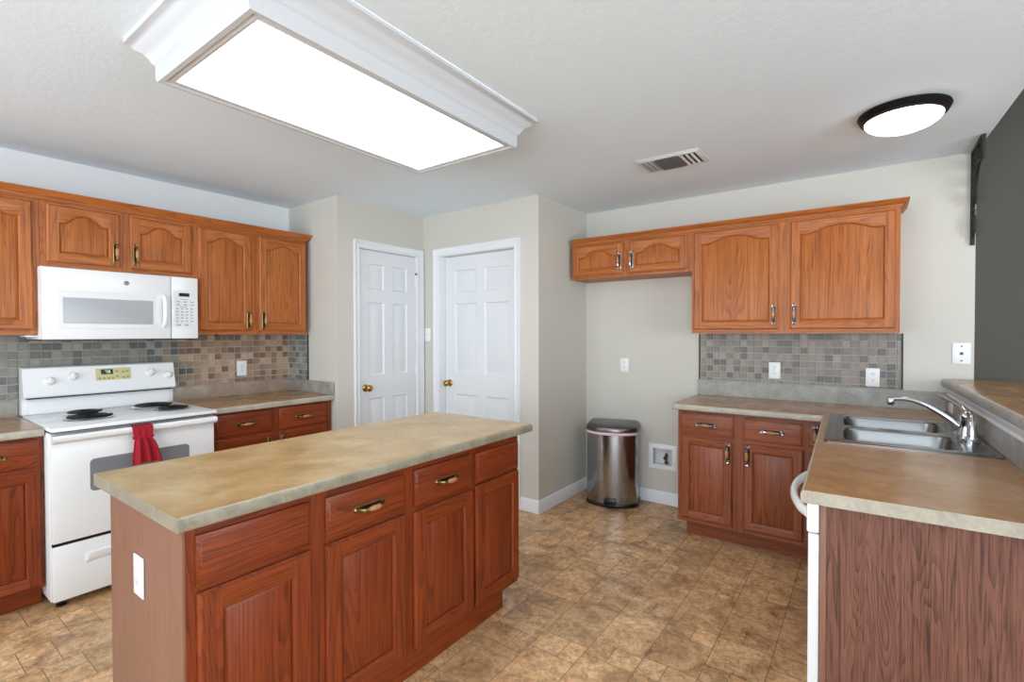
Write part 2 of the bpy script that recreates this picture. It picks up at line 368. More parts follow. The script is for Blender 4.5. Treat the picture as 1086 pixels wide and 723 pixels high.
# ------------------------------------------------------------------ doors
def door(name, wdt, h, rz, loc, cols, rows, jamb, knob, hinges, cas):
    """local: x to the right seen from the front, y into the wall, z up; slab face at y=jamb"""
    t = thing(name, None, None, loc, rz); t['kind'] = 'structure'
    m = MB()       # slab with six moulded panels
    y = jamb; xs = sorted([0, wdt]+[c for p in cols for c in p]); zs = sorted([.008, h]+[c for p in rows for c in p])
    for i in range(len(xs)-1):
        for j in range(len(zs)-1):
            a, b, c, d = xs[i], xs[i+1], zs[j], zs[j+1]
            if i % 2 == 1 and j % 2 == 1:
                def lp(o, yy): return [(a+o, yy, c+o), (b-o, yy, c+o), (b-o, yy, d-o), (a+o, yy, d-o)]
                ls = [lp(0, y), lp(.009, y+.012), lp(.020, y+.012), lp(.042, y+.002)]
                m.loops(ls, 0, False, False, True)
            else:
                m.add([(a, y, c), (b, y, c), (b, y, d), (a, y, d)], [(0, 1, 2, 3)])
    m.loops([[(0, y, .008), (wdt, y, .008), (wdt, y, h), (0, y, h)], [(0, y+.035, .008), (wdt, y+.035, .008), (wdt, y+.035, h), (0, y+.035, h)]], 0, False, False, True)
    m.build('door_slab', MAT['door'], t)
    m = MB(); g = .004; W0, W1, HT = -g-.016, wdt+g+.016, h+g+.016
    m.box(W0, -g, 0, .10, 0, HT); m.box(wdt+g, W1, 0, .10, 0, HT); m.box(-g, wdt+g, 0, .10, h+g, HT)
    m.box(-g, .008, jamb+.036, .10, 0, h); m.box(wdt-.008, wdt+g, jamb+.036, .10, 0, h); m.box(-g, wdt+g, jamb+.036, .10, h-.008, h+g)
    m.build('jamb', MAT['trim'], t)
    # casing: moulded profile, mitred
    m = MB(); xl, xr, zt = cas
    il, ir, iz = -g-.006, wdt+g+.006, h+g+.006
    prof = [(0, -.010), (.2, -.012), (.28, -.009), (.75, -.013), (.85, -.018), (1, -.018)]
    ls = []
    for q, yy in prof:
        L, Rr, T = il+(xl-il)*q, ir+(xr-ir)*q, iz+(zt-iz)*q
        ls.append([(L, yy, 0), (L, yy, T), (Rr, yy, T), (Rr, yy, 0)])
    ls = [[(p[0], 0, p[2]) for p in ls[0]]]+ls+[[(p[0], 0, p[2]) for p in ls[-1]]]
    m.loops(ls, 0, False, closed=False)
    m.build('casing', MAT['trim'], t)
    m = MB(); kx, kz = knob
    m.lathe([(.0, 0), (.031, 0), (.031, -.004), (.022, -.010), (.011, -.014), (.010, -.032), (.020, -.040), (.027, -.050), (.027, -.060), (.020, -.068), (.008, -.071), (0, -.071)], (kx, y, kz), 'y', 20)
    m.build('door_knob', MAT['gold'], t)
    for k, hz in enumerate(hinges):
        m = MB(); m.box(wdt-.004, wdt+.012, y-.004, y+.002, hz-.045, hz+.045, .001); m.tube([(wdt+.003, y-.008, hz-.048), (wdt+.003, y-.008, hz+.048)], .006, 8)
        hg = m.build('hinge', MAT['trim'], t)
        if k == 0:
            m = MB(); m.tube([(wdt+.003, y-.010, hz+.05), (wdt-.012, y-.03, hz+.052), (wdt-.03, y-.042, hz+.045)], .004, 8); m.tube([(wdt+.003, y-.010, hz+.05), (wdt+.022, y-.028, hz+.05)], .004, 8)
            m.lathe([(.007, 0), (.009, -.006), (.007, -.012)], (wdt-.03, y-.042, hz+.045), 'y', 10); m.build('door_stop', MAT['black'], hg)
    return t
d1 = door('door_1', .602, 2.070, R(90), (XS, 2.459, 0), [(.092, .255), (.345, .508)], [(.16, .853), (1.041, 1.645), (1.752, 1.962)], .018, (.062, .945), [1.87, 1.075, .28], (-.059, .680, 2.136))
d2 = door('door_2', .815, 2.068, 0, (-3.093, YD, 0), [(.115, .365), (.455, .715)], [(.16, .852), (1.040, 1.652), (1.752, 1.945)], .075, (.052, .945), [], (-.065, .879, 2.136))

# ------------------------------------------------------------------ mosaic backsplashes
def shade(c, k): return tuple(min(1, x*k) for x in c)
GREYT = [lin(*c)[:3] for c in ((126, 125, 118), (140, 139, 131), (112, 111, 106), (98, 97, 94), (150, 147, 137), (134, 131, 124))]
BRWNT = [lin(*c)[:3] for c in ((168, 138, 112), (180, 152, 126), (146, 116, 94), (128, 102, 86), (186, 160, 136), (160, 134, 112))]
TAUPE = [lin(*c)[:3] for c in ((142, 133, 122), (152, 142, 131), (126, 117, 109), (104, 97, 92), (146, 131, 119), (134, 127, 118))]
def mosaic(name, w_, z0, z1, palette, parent, loc, rz, first=0.0, p=.0478):
    """faces -y in its frame: tiles from x=0 to w_"""
    m = MB(); r = random.Random(hash(name) % 91 if False else int(w_*100)); th = .008
    m.box(0, w_, -.003, 0, z0, z1, mi=1, col=(.99, .99, .99))
    g = .0028; x = -first
    while x < w_-.004:
        a, b = max(x, 0)+g, min(x+p, w_)-g; z = z1
        while z > z0+.004:
            d, c = z-g, max(z-p, z0)+g
            if b-a > .004 and d-c > .004:
                pal = palette((a+b)/2, r); col = shade(r.choice(pal), r.uniform(.9, 1.08)); q = .0015
                o = [(a, -.003, c), (b, -.003, c), (b, -.003, d), (a, -.003, d)]
                i = [(a+q, -th, c+q), (b-q, -th, c+q), (b-q, -th, d-q), (a+q, -th, d-q)]
                m.add(o+i, [(4, 5, 6, 7), (0, 1, 5, 4), (1, 2, 6, 5), (2, 3, 7, 6), (3, 0, 4, 7)], 0, False, col)
            z -= p
        x += p
    return m.build(name, [MAT['tile'], MAT['grout']], parent, loc, rz)
t = thing('tile_backsplash', 'grey and brown mosaic tile backsplash along the wall behind the stove', 'backsplash', (XL, -.3, 0), 0)
def pal_left(x, r):  # colour cast put into the tile colours, grey turning brown along the wall
    yy = x-.3
    return GREYT if r.random() > min(1, max(0, (yy-1.28)/.22)) else BRWNT
mosaic('wall_tiles', YS-.003+.3, 1.012, 1.383, pal_left, t, (.0005, 0, 0), R(90))
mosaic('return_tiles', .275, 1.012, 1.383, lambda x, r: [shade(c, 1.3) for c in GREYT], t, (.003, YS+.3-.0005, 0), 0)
m = MB(); m.box(.278, .285, YS+.3-.010, YS+.3-.0005, 1.012, 1.383); m.build('edge_strip', MAT['slot'], t)
t = thing('tile_backsplash', 'taupe mosaic tile backsplash above the sink counter, under the right wall cabinets', 'backsplash', (-1.062, YB, 0), 0)
mosaic('wall_tiles', 1.220, 1.030, 1.383, lambda x, r: TAUPE, t, (.003, -.0005, 0), 0)
m = MB(); m.box(-.006, .002, -.010, -.0005, 1.030, 1.383); m.build('edge_strip', MAT['slot'], t)
m = MB(); m.box(1.224, 1.232, -.010, -.0005, 1.030, 1.383); m.build('edge_strip', MAT['slot'], t)

# ------------------------------------------------------------------ cabinets
SMP = 28
def arch_z(t, drop, rise):                # cathedral arch of a top rail
    a = min(abs(t)/.80, 1)
    return -drop+rise*(.5+.5*math.cos(PI*a**1.25))**.72
PULL = {}
def pull(kind, parent, loc, style):
    if (kind, style) not in PULL:
        m = MB(); A, B = (lambda x, y, z: (x, y, z)), (lambda x, y, z: (z, y, x))
        f = A if kind == 'level' else B
        st = rrect(-.052, .052, -.0095, .0095, .0094, 6); inn = rrect(-.047, .047, -.0055, .0055, .0054, 6)
        m.loops([[f(p[0], 0, p[1]) for p in st], [f(p[0], -.0025, p[1]) for p in st], [f(p[0]*.98, -.004, p[1]*.85) for p in st], [f(p[0], -.0032, p[1]) for p in inn]], 0, True, False, False)
        m.add([f(p[0], -.0032, p[1]) for p in inn], [tuple(range(len(inn)))], 2)
        for s in (-1, 1):
            m.tube([f(s*.038, -.003, 0), f(s*.037, -.016, 0), f(s*.031, -.024, 0), f(s*.018, -.027, 0)], [.0062, .005, .0055, .0048], 8)
            m.tube([f(s*.046, -.003, 0), f(s*.045, -.008, 0)], [.0055, .003], 8)
        m.tube([f(-.019, -.027, 0), f(-.016, -.0275, 0), f(-.008, -.028, 0), f(.008, -.028, 0), f(.016, -.0275, 0), f(.019, -.027, 0)], [.0045, .0066, .0078, .0078, .0066, .0045], 10, 1)
        o = m.build('handle', {'brass': [MAT['brass'], MAT['ceramic'], MAT['iron']], 'pale': [MAT['steel'], MAT['ceramic'], MAT['iron']]}[style])
        PULL[(kind, style)] = o
    else:
        o = PULL[(kind, style)].copy(); COL.objects.link(o)
    o.parent = parent; o.location = loc; o.scale = (1.3, 1.2, 1.3); return o
def front_drawer(root, W, x0, x1, z0, z1, name='drawer'):
    m = MB()
    def lp(o, y): return [(x0+o, y, z0+o), (x1-o, y, z0+o), (x1-o, y, z1-o), (x0+o, y, z1-o)]
    m.loops([lp(0, 0), lp(0, -.010), lp(.004, -.012), lp(.009, -.018), lp(.013, -.019)], 0, False, True, True)
    cx, cz = (x0+x1)/2, (z0+z1)/2
    m.v = [(a-cx, b, c-cz) for a, b, c in m.v]
    return m.build(name, [W[1]], root, (cx, 0, cz)), (cx, cz)
def front_door(root, W, x0, x1, z0, z1, arch=False, sw=.050):
    cx, cz = (x0+x1)/2, (z0+z1)/2; a, b, c, d = x0-cx, x1-cx, z0-cz, z1-cz
    m = MB(); e = .008; F = -.019
    def lp(o, y): return [(a+o, y, c+o), (b-o, y, c+o), (b-o, y, d-o), (a+o, y, d-o)]
    m.loops([lp(0, 0), lp(0, -.010), lp(.003, -.012), lp(e, F)], 0, False, True)
    il, ir, ib = a+sw, b-sw, c+sw
    drop, rise = (.085, .042) if arch else (sw, 0)
    if arch and (z1-z0) < .4: drop, rise = (.092, .050)
    N = SMP if arch else 1
    def top(o):
        pts = []
        for i in range(N+1):
            tt = 1-2*i/N
            x = (il+ir)/2+tt*((ir-il)/2-o); pts.append((x, d+arch_z(tt, drop, rise)-o))
        return pts
    def inner(o, y): return [(il+o, y, ib+o), (ir-o, y, ib+o)]+[(x, y, z) for x, z in top(o)]
    m.add([(a+e, F, c+e), (il, F, c+e), (il, F, d-e), (a+e, F, d-e)], [(0, 1, 2, 3)], 0)
    m.add([(ir, F, c+e), (b-e, F, c+e), (b-e, F, d-e), (ir, F, d-e)], [(0, 1, 2, 3)], 0)
    m.add([(il, F, c+e), (ir, F, c+e), (ir, F, ib), (il, F, ib)], [(0, 1, 2, 3)], 1)
    tp = top(0)
    for i in range(N):
        (xa, za), (xb, zb) = tp[i], tp[i+1]
        m.add([(xb, F, zb), (xa, F, za), (xa, F, d-e), (xb, F, d-e)], [(0, 1, 2, 3)], 1)
    m.loops([inner(0, F), inner(.003, F+.002), inner(.007, -.009)], 0, False)
    dr = m.build('door', W, root, (cx, 0, cz))
    m = MB()
    m.loops([inner(.0071, -.0078), inner(.016, -.0128)], 0, False)
    q = inner(.016, -.0128); zb = ib+.016
    tp = q[2:]
    if N == 1: m.add(q, [tuple(range(4))])
    else:
        for i in range(N):
            m.add([(tp[i+1][0], -.0128, zb), (tp[i][0], -.0128, zb), tp[i], tp[i+1]], [(0, 1, 2, 3)])
    m.build('panel', W[0], dr)
    return dr, (a, b, c, d)
def cabinet(name, label, group, loc, rz, W, w_, dep, z0, z1, fronts, style='brass', toe=None, solid=None):
    t = thing(name, label, 'cabinet', (loc[0], loc[1], 0), rz, group)
    m = MB(); m.box(0, w_, .019, dep, z0, z1, mi=0)
    body = m.build('body', solid or W, t)
    # face frame: stiles at the sides and between the fronts, rails above and below
    m = MB(); xs = []                   # columns of fronts: a door and the drawer above it share one
    for a, b in sorted(f['x'] for f in fronts):
        if xs and a < xs[-1][1]: xs[-1] = (max(a, xs[-1][0]), min(b, xs[-1][1]))
        else: xs.append((a, b))
    lo, hi = xs[0][0]+.012, xs[-1][1]-.012
    m.box(0, lo, 0, .0188, z0, z1, mi=0); m.box(hi, w_, 0, .0188, z0, z1, mi=0)
    for k in range(len(xs)-1):
        if xs[k+1][0] > xs[k][1]: m.box(xs[k][1]-.012, xs[k+1][0]+.012, 0, .0188, z0, z1, mi=0)
    zlo = min(f['z'][0] for f in fronts)+.012; zhi = max(f['z'][1] for f in fronts)-.012
    segs = [(lo if k == 0 else xs[k][0]+.012, hi if k == len(xs)-1 else xs[k][1]-.012) for k in range(len(xs))]
    for a, b in segs:
        m.box(a, b, 0.0002, .0188, z0, zlo, mi=1); m.box(a, b, 0.0002, .0188, zhi, z1, mi=1)
    if any(f['t'] == 'drawer' for f in fronts) and any(f['t'] == 'door' for f in fronts):
        zd = max(f['z'][1] for f in fronts if f['t'] == 'door'); zw = min(f['z'][0] for f in fronts if f['t'] == 'drawer')
        for a, b in segs: m.box(a, b, 0.0002, .0188, zd-.012, zw+.012, mi=1)
    m.build('face_frame', W, t)
    for f in fronts:
        (x0, x1), (a, b) = f['x'], f['z']
        if f['t'] == 'drawer':
            o, c = front_drawer(t, W, x0, x1, a, b)
            if f.get('pull', 1): pull(f.get('dir', 'level'), o, (0, -.019, 0), style)
        else:
            o, q = front_door(t, W, x0, x1, a, b, f.get('arch', False), f.get('sw', .050))
            h = f.get('pull')
            if h: pull('upright', o, (q[1]-.025 if h[0] == 'r' else q[0]+.025, -.019, q[2]+h[1] if h[1] > 0 else q[3]+h[1]), style)
    if toe:
        m = MB(); m.box(toe[0], toe[1], toe[2], dep, 0, z0, mi=1); m.build('toe_kick', W, t)
    return t
def D(x0, x1, z0, z1, arch=False, pull=None, **k): return dict(t='door', x=(x0, x1), z=(z0, z1), arch=arch, pull=pull, **k)
def W_(x0, x1, z0, z1, pull=1, **k): return dict(t='drawer', x=(x0, x1), z=(z0, z1), pull=pull, **k)
GU = 'oak wall cabinets on the stove wall'
XF = -3.667                                 # face of the left wall cabinets
y0 = -.30
cabinet('wall_cabinet', 'oak wall cabinet left of the white microwave, cut by the picture edge', GU, (XF, y0), R(90), UP, .949, XF-XL, 1.385, 2.12,
        [D(.03-.0, .46, 1.41, 2.105, True, ('r', .08)), D(.49, .922, 1.41, 2.105, True, ('l', .08))])
y0 = .650
cabinet('wall_cabinet', 'short oak wall cabinet with two arched doors directly above the microwave', GU, (XF, y0), R(90), UP, .759, XF-XL, 1.762, 2.12,
        [D(.028, .356, 1.787, 2.105, True, ('r', .085)), D(.405, .740, 1.787, 2.105, True, ('l', .085))])
y0 = 1.410
cb = cabinet('wall_cabinet', 'tall oak wall cabinet right of the microwave, above the brown tiles', GU, (XF, y0), R(90), UP, .804, XF-XL, 1.385, 2.12,
        [D(.023, .371, 1.41, 2.105, True, ('r', .075)), D(.430, .799, 1.41, 2.105, True, ('l', .075))])
m = MB(); m.lathe([(0, 0), (.012, 0), (.012, -.006), (.007, -.013), (0, -.014)], (.20, .16, 1.385), 'z', 14); m.build('wood_knob', LO[0], cb)
GR = 'oak wall cabinets on the right-hand wall'
YF = 3.620
cabinet('wall_cabinet', 'short oak wall cabinet with two small doors high above the trash can', GR, (-2.015, YF), 0, UP, .977, YB-YF-.002, 1.832, 2.11,
        [D(.012, .454, 1.852, 2.098, True, ('r', .10)), D(.504, .946, 1.852, 2.098, True, ('l', .10))], 'pale')
cabinet('wall_cabinet', 'large oak wall cabinet with two wide arched doors above the taupe tiles', GR, (-1.037, YF), 0, UP, 1.177, YB-YF-.002, 1.385, 2.11,
        [D(.017, .553, 1.412, 2.100, True, ('r', .095)), D(.621, 1.157, 1.412, 2.100, True, ('l', .095))], 'pale')
def crown(name, label, loc, rz, x0, x1, dep, zb, h, p, lret, rret):
    """stepped crown moulding along a cabinet run; local y=0 is the face frame"""
    prof = [(0, 0), (.006, 0), (.006, .008), (.010, .010), (.012, .018), (p*.55, h*.45), (p*.8, h*.78), (p*.86, h*.84), (p, h*.86), (p, h), (-.02, h)]
    m = MB(); ls = []
    for q, z in prof:
        l = []
        if lret: l += [(x0-q, dep, zb+z)]
        l += [(x0-(q if lret else 0), -q, zb+z), (x1+(q if rret else 0), -q, zb+z)]
        if rret: l += [(x1+q, dep, zb+z)]
        ls.append(l)
    m.loops(ls, 0, False, closed=False)
    m.box(x0+.02, x1-.02, .02, dep, zb+h-.012, zb+h)
    o = m.build(name, UP[1], None, loc, rz); return tag(o, label, 'crown molding')
crown('cabinet_crown', 'long oak crown molding along the tops of the stove wall cabinets', (XF, -.30, 0), R(90), 0, 2.514, .30, 2.1205, .055, .042, False, True)
crown('cabinet_crown', 'oak crown molding topping the right-hand wall cabinets beside the nook', (-2.015, YF, 0), 0, 0, 2.155, .30, 2.1105, .048, .040, False, True)

GB = 'oak base cabinets along the walls'
XB = -3.380
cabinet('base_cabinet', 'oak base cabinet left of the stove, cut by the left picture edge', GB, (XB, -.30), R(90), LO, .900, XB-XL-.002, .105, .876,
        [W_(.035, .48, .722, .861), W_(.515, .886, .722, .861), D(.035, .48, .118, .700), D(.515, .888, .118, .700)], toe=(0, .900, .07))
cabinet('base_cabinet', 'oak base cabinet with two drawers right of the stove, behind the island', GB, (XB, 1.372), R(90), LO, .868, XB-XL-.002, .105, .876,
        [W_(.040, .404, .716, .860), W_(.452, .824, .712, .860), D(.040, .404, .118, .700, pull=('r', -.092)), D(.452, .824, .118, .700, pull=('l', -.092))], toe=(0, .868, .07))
YFB = 3.360
cabinet('base_cabinet', 'oak base cabinet under the tiled counter, right of the trash can', GB, (-1.050, YFB), 0, RB, .848, YB-YFB-.002, .118, .876,
        [W_(.023, .352, .713, .857), W_(.410, .733, .713, .850), W_(.760, .838, .713, .850, dir='upright'), D(.024, .347, .146, .697, pull=('r', -.080)), D(.412, .739, .146, .693, pull=('l', -.075))], 'pale', toe=(.03, .848, .105))
# island
t = cabinet('island_cabinet', 'oak kitchen island with four doors and four drawer fronts', None, (-1.458, .530), R(90), LO, 1.515, .585, .115, .876,
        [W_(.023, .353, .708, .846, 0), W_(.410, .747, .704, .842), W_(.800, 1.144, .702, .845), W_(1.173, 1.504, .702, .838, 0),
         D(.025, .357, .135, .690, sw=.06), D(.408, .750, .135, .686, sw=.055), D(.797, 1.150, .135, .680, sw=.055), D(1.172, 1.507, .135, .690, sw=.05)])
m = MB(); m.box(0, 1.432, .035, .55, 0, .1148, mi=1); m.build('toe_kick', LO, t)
m = MB(); m.box(-.004, -.0002, .0, .585, 0, .876); m.box(-.006, -.0042, -.0, .022, 0, .876); tag(m.build('end_panel', MAT['panel'], t), 'plain brownish veneer end panel')
# peninsula cabinet with its grooved oak end panel
t = thing('peninsula_cabinet', 'oak peninsula base under the sink counter, with a plain oak end panel', 'cabinet', (PO.x, PO.y, 0), TH)
m = MB(); m.box(.048, .600, -1.535, .62, .10, .70); m.box(.048, .600, -1.535, -.82, .70, .876); m.box(.10, .600, -1.535, .62, 0, .0998)
m.box(.03, .048, -.92, -.02, .118, .876, mi=0); m.build('body', RB, t)
m = MB(); m.box(.0665, .618, -1.555, -1.536, 0, .876); tag(m.build('end_panel', MAT['panel2'], t), 'wide oak end panel with dark wavy grain')
m = MB(); m.box(.0485, .066, -1.560, -1.536, 0, .876, .001); m.build('corner_strip', MAT['panel'], t)

# ------------------------------------------------------------------ worktops
def nose(x0, x1, z0, z1, y_front, y_back, m, mi_top=0, mi_edge=1, r=.014):
    """front strip with a rolled edge along x; the front faces -y"""
    pts = [(y_back, z0), (y_front+.006, z0)]+[(y_front+.006-.006*math.sin(R(a)), z0+.006-.006*math.cos(R(a))) for a in (30, 60, 90)]
    pts += [(y_front+r-r*math.cos(R(a)), z1-r+r*math.sin(R(a))) for a in (0, 22, 45, 67, 90)]+[(y_back, z1)]
    n = len(pts); v = [(x0, a, b) for a, b in pts]+[(x1, a, b) for a, b in pts]
    for i in range(n):
        j = (i+1) % n; top = pts[i][1] > z1-r*.12 and pts[j][1] > z1-r*.12
        m.add([v[i], v[j], v[n+j], v[n+i]], [(0, 1, 2, 3)], mi_top if top else mi_edge, True)
    m.add(v[:n], [tuple(range(n))[::-1]], mi_edge); m.add(v[n:], [tuple(range(n))], mi_edge)
MAT['lamt'] = laminate('tan_upstand', (146, 128, 108), (164, 146, 126), (180, 162, 142), .35, 1.6)
MAT['lami'] = laminate('taupe_edge', (138, 130, 112), (154, 146, 127), (168, 160, 141), .35, 1.6)
LAM = [MAT['lam'], MAT['lami'], MAT['lamg']]
ZT, ZU = .915, .8765
def side_box(m, x0, x1, y0, y1, z0, z1):
    v = [(x0, y0, z0), (x1, y0, z0), (x1, y1, z0), (x0, y1, z0), (x0, y0, z1), (x1, y0, z1), (x1, y1, z1), (x0, y1, z1)]
    m.add(v, [(4, 5, 6, 7)], 0); m.add(v, [(0, 3, 2, 1), (0, 1, 5, 4), (1, 2, 6, 5), (2, 3, 7, 6), (3, 0, 4, 7)], 1)
# island top (local: x along world y, y towards -x)
m = MB(); nose(0, 1.62, ZU, ZT, 0, .05, m); side_box(m, 0, 1.62, .05, .70, ZU, ZT)
tag(m.build('island_countertop', LAM, None, (-1.415, .50, 0), R(90)), 'long tan laminate countertop lying on the kitchen island', 'countertop')
def wall_counter(label, y0, y1, ret):
    L = y1-y0; t = thing('wall_countertop', label, 'countertop', (-3.340, y0, 0), R(90), 'laminate counters beside the stove')
    m = MB(); nose(0, L, ZU, ZT, 0, .05, m); side_box(m, 0, L, .05, .618, ZU, ZT); m.build('worktop', [MAT['lamp_'], MAT['lame'], MAT['lamg']], t)
    m = MB(); m.box(0, L, .619, .639, ZT-.03, 1.011, .002); 
    if ret: tag(m.build('backsplash_lip', MAT['lamt'], t), 'tan laminate upstand'); m = MB(); m.box(L-.019, L, .0, .6185, ZT+.0003, 1.011, .002)
    tag(m.build('backsplash_lip', MAT['lamg'], t), 'grey laminate upstand')
wall_counter('short laminate counter left of the stove, at the left picture edge', -.30, .600, False)
wall_counter('laminate counter between the stove and the pantry wall', 1.372, 2.2535, True)
# sink counter: L-shaped, in the peninsula's frame, with the sink cut-out
t = thing('sink_countertop', 'L-shaped brown laminate counter holding the sink', 'countertop', (PO.x, PO.y, 0), TH)
m = MB(); CU = (.055, .580, -.757, .052)
VN = -1.592
m2 = MB(); nose(VN, .01, ZU, ZT, 0, .055, m2)             # strip along v, front facing -u
m2.v = [(b, -a if False else a, c) for a, b, c in m2.v]   # (x->v, y->u)
m.v += m2.v; m.c += m2.c; m.f += m2.f; m.m += m2.m; m.s += m2.s
side_box(m, CU[1], .607, VN, CU[3], ZU, ZT); side_box(m, CU[0], CU[1], VN, CU[2], ZU, ZT)
# back leg as a prism in world coordinates turned into the frame
A = wp(-1.073, 3.355); B = wp(-1.073, YB-.002); C_ = wp(.382, YB-.002)
def prism_top(poly):
    n = len(poly); lo = [(*p, ZU) for p in poly]; hi = [(*p, ZT) for p in poly]
    m.add(hi, [tuple(range(n))], 0); m.add(lo, [tuple(range(n))[::-1]], 1)
    m.add(lo+hi, [(i, (i+1) % n, n+(i+1) % n, n+i) for i in range(n)], 1)
prism_top([(CU[0], CU[3]), (.607, CU[3]), C_, B, A, wp(PO.x, 3.355), (0, .01), (CU[0], .01)])
m3 = MB(); nose(-1.073, PO.x, ZU, ZT, 3.298, 3.355, m3)
m3.v = [(*wp(a, b), c) for a, b, c in m3.v]
m.v += m3.v; m.c += m3.c; o_ = len(m.v)-len(m3.v)
m.f += [[i+o_ for i in f] for f in m3.f]; m.m += m3.m; m.s += m3.s
m.build('worktop', [MAT['lamp_'], MAT['lame']], t)
m = MB(); q = [wp(-1.073, YB-.022), wp(.384, YB-.022), wp(.384, YB-.001), wp(-1.073, YB-.001)]
m.prism(q, ZT+.0003, 1.028); tag(m.build('backsplash_lip', MAT['lamg'], t), 'grey laminate upstand')
m = MB(); v1 = wp(.39, YB-.024)[1]
m.box(.608, .619, VN, v1, ZT-.03, 1.012)
tag(m.build('backsplash_panel', MAT['lamg'], t), 'grey laminate strip under the raised bar')
# half wall, white trim and the raised bar
m = MB(); vb = wp(.40, YB-.003)[1]
m.box(.620, .730, -1.95, vb, 0, 1.066); o = struct(m.build('wall_peninsula', MAT['wall'], None, (PO.x, PO.y, 0), TH))
m = MB(); pr = [(.6195, 1.010), (.610, 1.010), (.608, 1.016), (.612, 1.026), (.604, 1.046), (.600, 1.052), (.600, 1.0655), (.6195, 1.0655)]
m.prism([(p[0], p[1]) for p in pr], -1.95, vb-.002, 'y'); struct(m.build('trim_1', MAT['trim'], None, (PO.x, PO.y, 0), TH))
m2 = MB(); nose(-1.98, vb-.001, 1.0668, 1.110, .586, .66, m2, r=.020)
m2.v = [(b, a, c) for a, b, c in m2.v]
m2.box(.66, .90, -1.98, vb-.001, 1.0668, 1.110, .0)
tag(m2.build('bar_top', [MAT['lamp_'], MAT['lamg']], None, (PO.x, PO.y, 0), TH), 'raised brown laminate bar top running behind the sink', 'bar top')

# ------------------------------------------------------------------ sink and faucet
t = thing('kitchen_sink', 'double-bowl stainless steel sink set into the right-hand counter', 'sink', (PO.x, PO.y, ZT), TH)
m = MB(); bm = bmesh.new()
BO = [(.098, .498, -.722, -.372), (.098, .498, -.318, .030)]
def ring(pts, z):
    vs = [bm.verts.new((x, y, z)) for x, y in pts]; return [bm.edges.new((vs[i], vs[(i+1) % len(vs)])) for i in range(len(vs))]
ed = ring(rrect(.036, .600, -.776, .070, .018), .0062)
for b in BO: ed += ring(rrect(*b, .060, 8), .0062)
bmesh.ops.triangle_fill(bm, use_beauty=True, edges=ed); m.bm(bm)
out = rrect(.036, .600, -.776, .070, .018); o2 = rrect(.033, .603, -.779, .073, .020)
m.loops([[(x, y, .0062) for x, y in out], [(x, y, .0045) for x, y in o2], [(x, y, .0004) for x, y in o2]], 0, True)
ridge = rrect(.064, .585, -.750, .052, .03)
m.tube([(x, y, .0058) for x, y in ridge]+[(*ridge[0], .0058)], .0016, 6)
m.build('rim', MAT['sink'], t)
for b in BO:
    m = MB(); ls = []
    for ins, z, rr in ((0, .0062, .060), (.003, .0035, .060), (.006, -.004, .060), (.014, -.10, .062), (.022, -.155, .065), (.045, -.178, .07), (.10, -.183, .07)):
        ls.append([(x, y, z) for x, y in rrect(b[0]+ins, b[1]-ins, b[2]+ins, b[3]-ins, rr, 8)])
    m.loops(ls, 0, True, False, True); bw = m.build('bowl', MAT['sink'], t)
    m = MB(); m.lathe([(.044, -.1828), (.042, -.179), (.030, -.181), (.012, -.1815)], ((b[0]+b[1])/2, (b[2]+b[3])/2, 0), 'z', 20); m.build('drain', MAT['chrome'], bw)
FU, FV = .548, -.400
t = thing('kitchen_faucet', 'chrome kitchen faucet with long arched spout and lever behind the sink', 'faucet', (*pw(FU, FV), ZT+.0064), TH)
m = MB()
ls = [[(x, y, 0) for x, y in rrect(-.030, .030, -.125, .125, .029, 6)], [(x, y, .010) for x, y in rrect(-.030, .030, -.125, .125, .029, 6)], [(x, y, .016) for x, y in rrect(-.024, .024, -.118, .118, .023, 6)]]
m.loops(ls, 0, True, True, True); m.build('base_plate', MAT['chrome'], t)
m = MB(); m.lathe([(.030, .0155), (.028, .03), (.025, .045), (.025, .090), (.028, .094), (.028, .100), (.024, .112), (.014, .122), (0, .124)], (0, 0, 0), 'z', 24); m.build('body', MAT['chrome'], t)
m = MB(); pts = []
for i in range(13):
    q = i/12; pts.append((-.024-.235*q, .0+.030*q, (.055+.105*math.sin(PI*.60*q))+.0/1.0-.004*q))
m.tube(pts, [.0135-.003*min(1, i/8) for i in range(13)], 12); 
tip = pts[-1]; m.lathe([(0, .012), (.012, .010), (.016, 0), (.015, -.014), (.012, -.022), (0, -.022)], (tip[0]-.004, tip[1], tip[2]-.004), 'z', 16)
m.build('spout', MAT['chrome'], t)
m = MB(); m.tube([(0, 0, .112), (-.010, .02, .135), (-.040, .065, .152), (-.072, .115, .168), (-.084, .135, .176)], [.012, .009, .007, .0075, .006], 10); m.build('lever', MAT['chrome'], t)
m = MB(); m.tube([(.004, -.01, .105), (.006, -.035, .112), (.006, -.065, .104), (.006, -.085, .080), (.006, -.088, .05), (.006, -.088, .016)], [.012, .0135, .0145, .015, .016, .018], 12)
m.lathe([(.022, .0155), (.021, .022), (.016, .026)], (.006, -.088, 0), 'z', 16); m.build('side_spray', MAT['chrome'], t)

# ------------------------------------------------------------------ dishwasher
t = thing('dishwasher', 'white dishwasher at the end of the peninsula, seen edge-on with bowed handle', 'dishwasher', (PO.x, PO.y, 0), TH)
m = MB(); m.box(.018, .0475, -1.553, -.945, .10, .775, .004); m.box(.0481, .30, -1.532, -.95, .10, .10) if False else None
dd = m.build('door', MAT['applight'], t)
m = MB(); m.box(.014, .0475, -1.555, -.943, .778, .872, .005); cp = m.build('control_panel', MAT['appliance'], t)
m = MB(); hp = []
for i in range(15):
    q = i/14; hp.append((.016-.058*math.sin(PI*q)**.7, -1.515+.54*q, .825))
m.tube(hp, .011, 10, flat=1.5); m.build('handle', MAT['appliance'], cp)
m = MB(); m.box(.050-.02, .0475, -1.55, -.95, .015, .098); m.build('kick_plate', MAT['applight'], t)

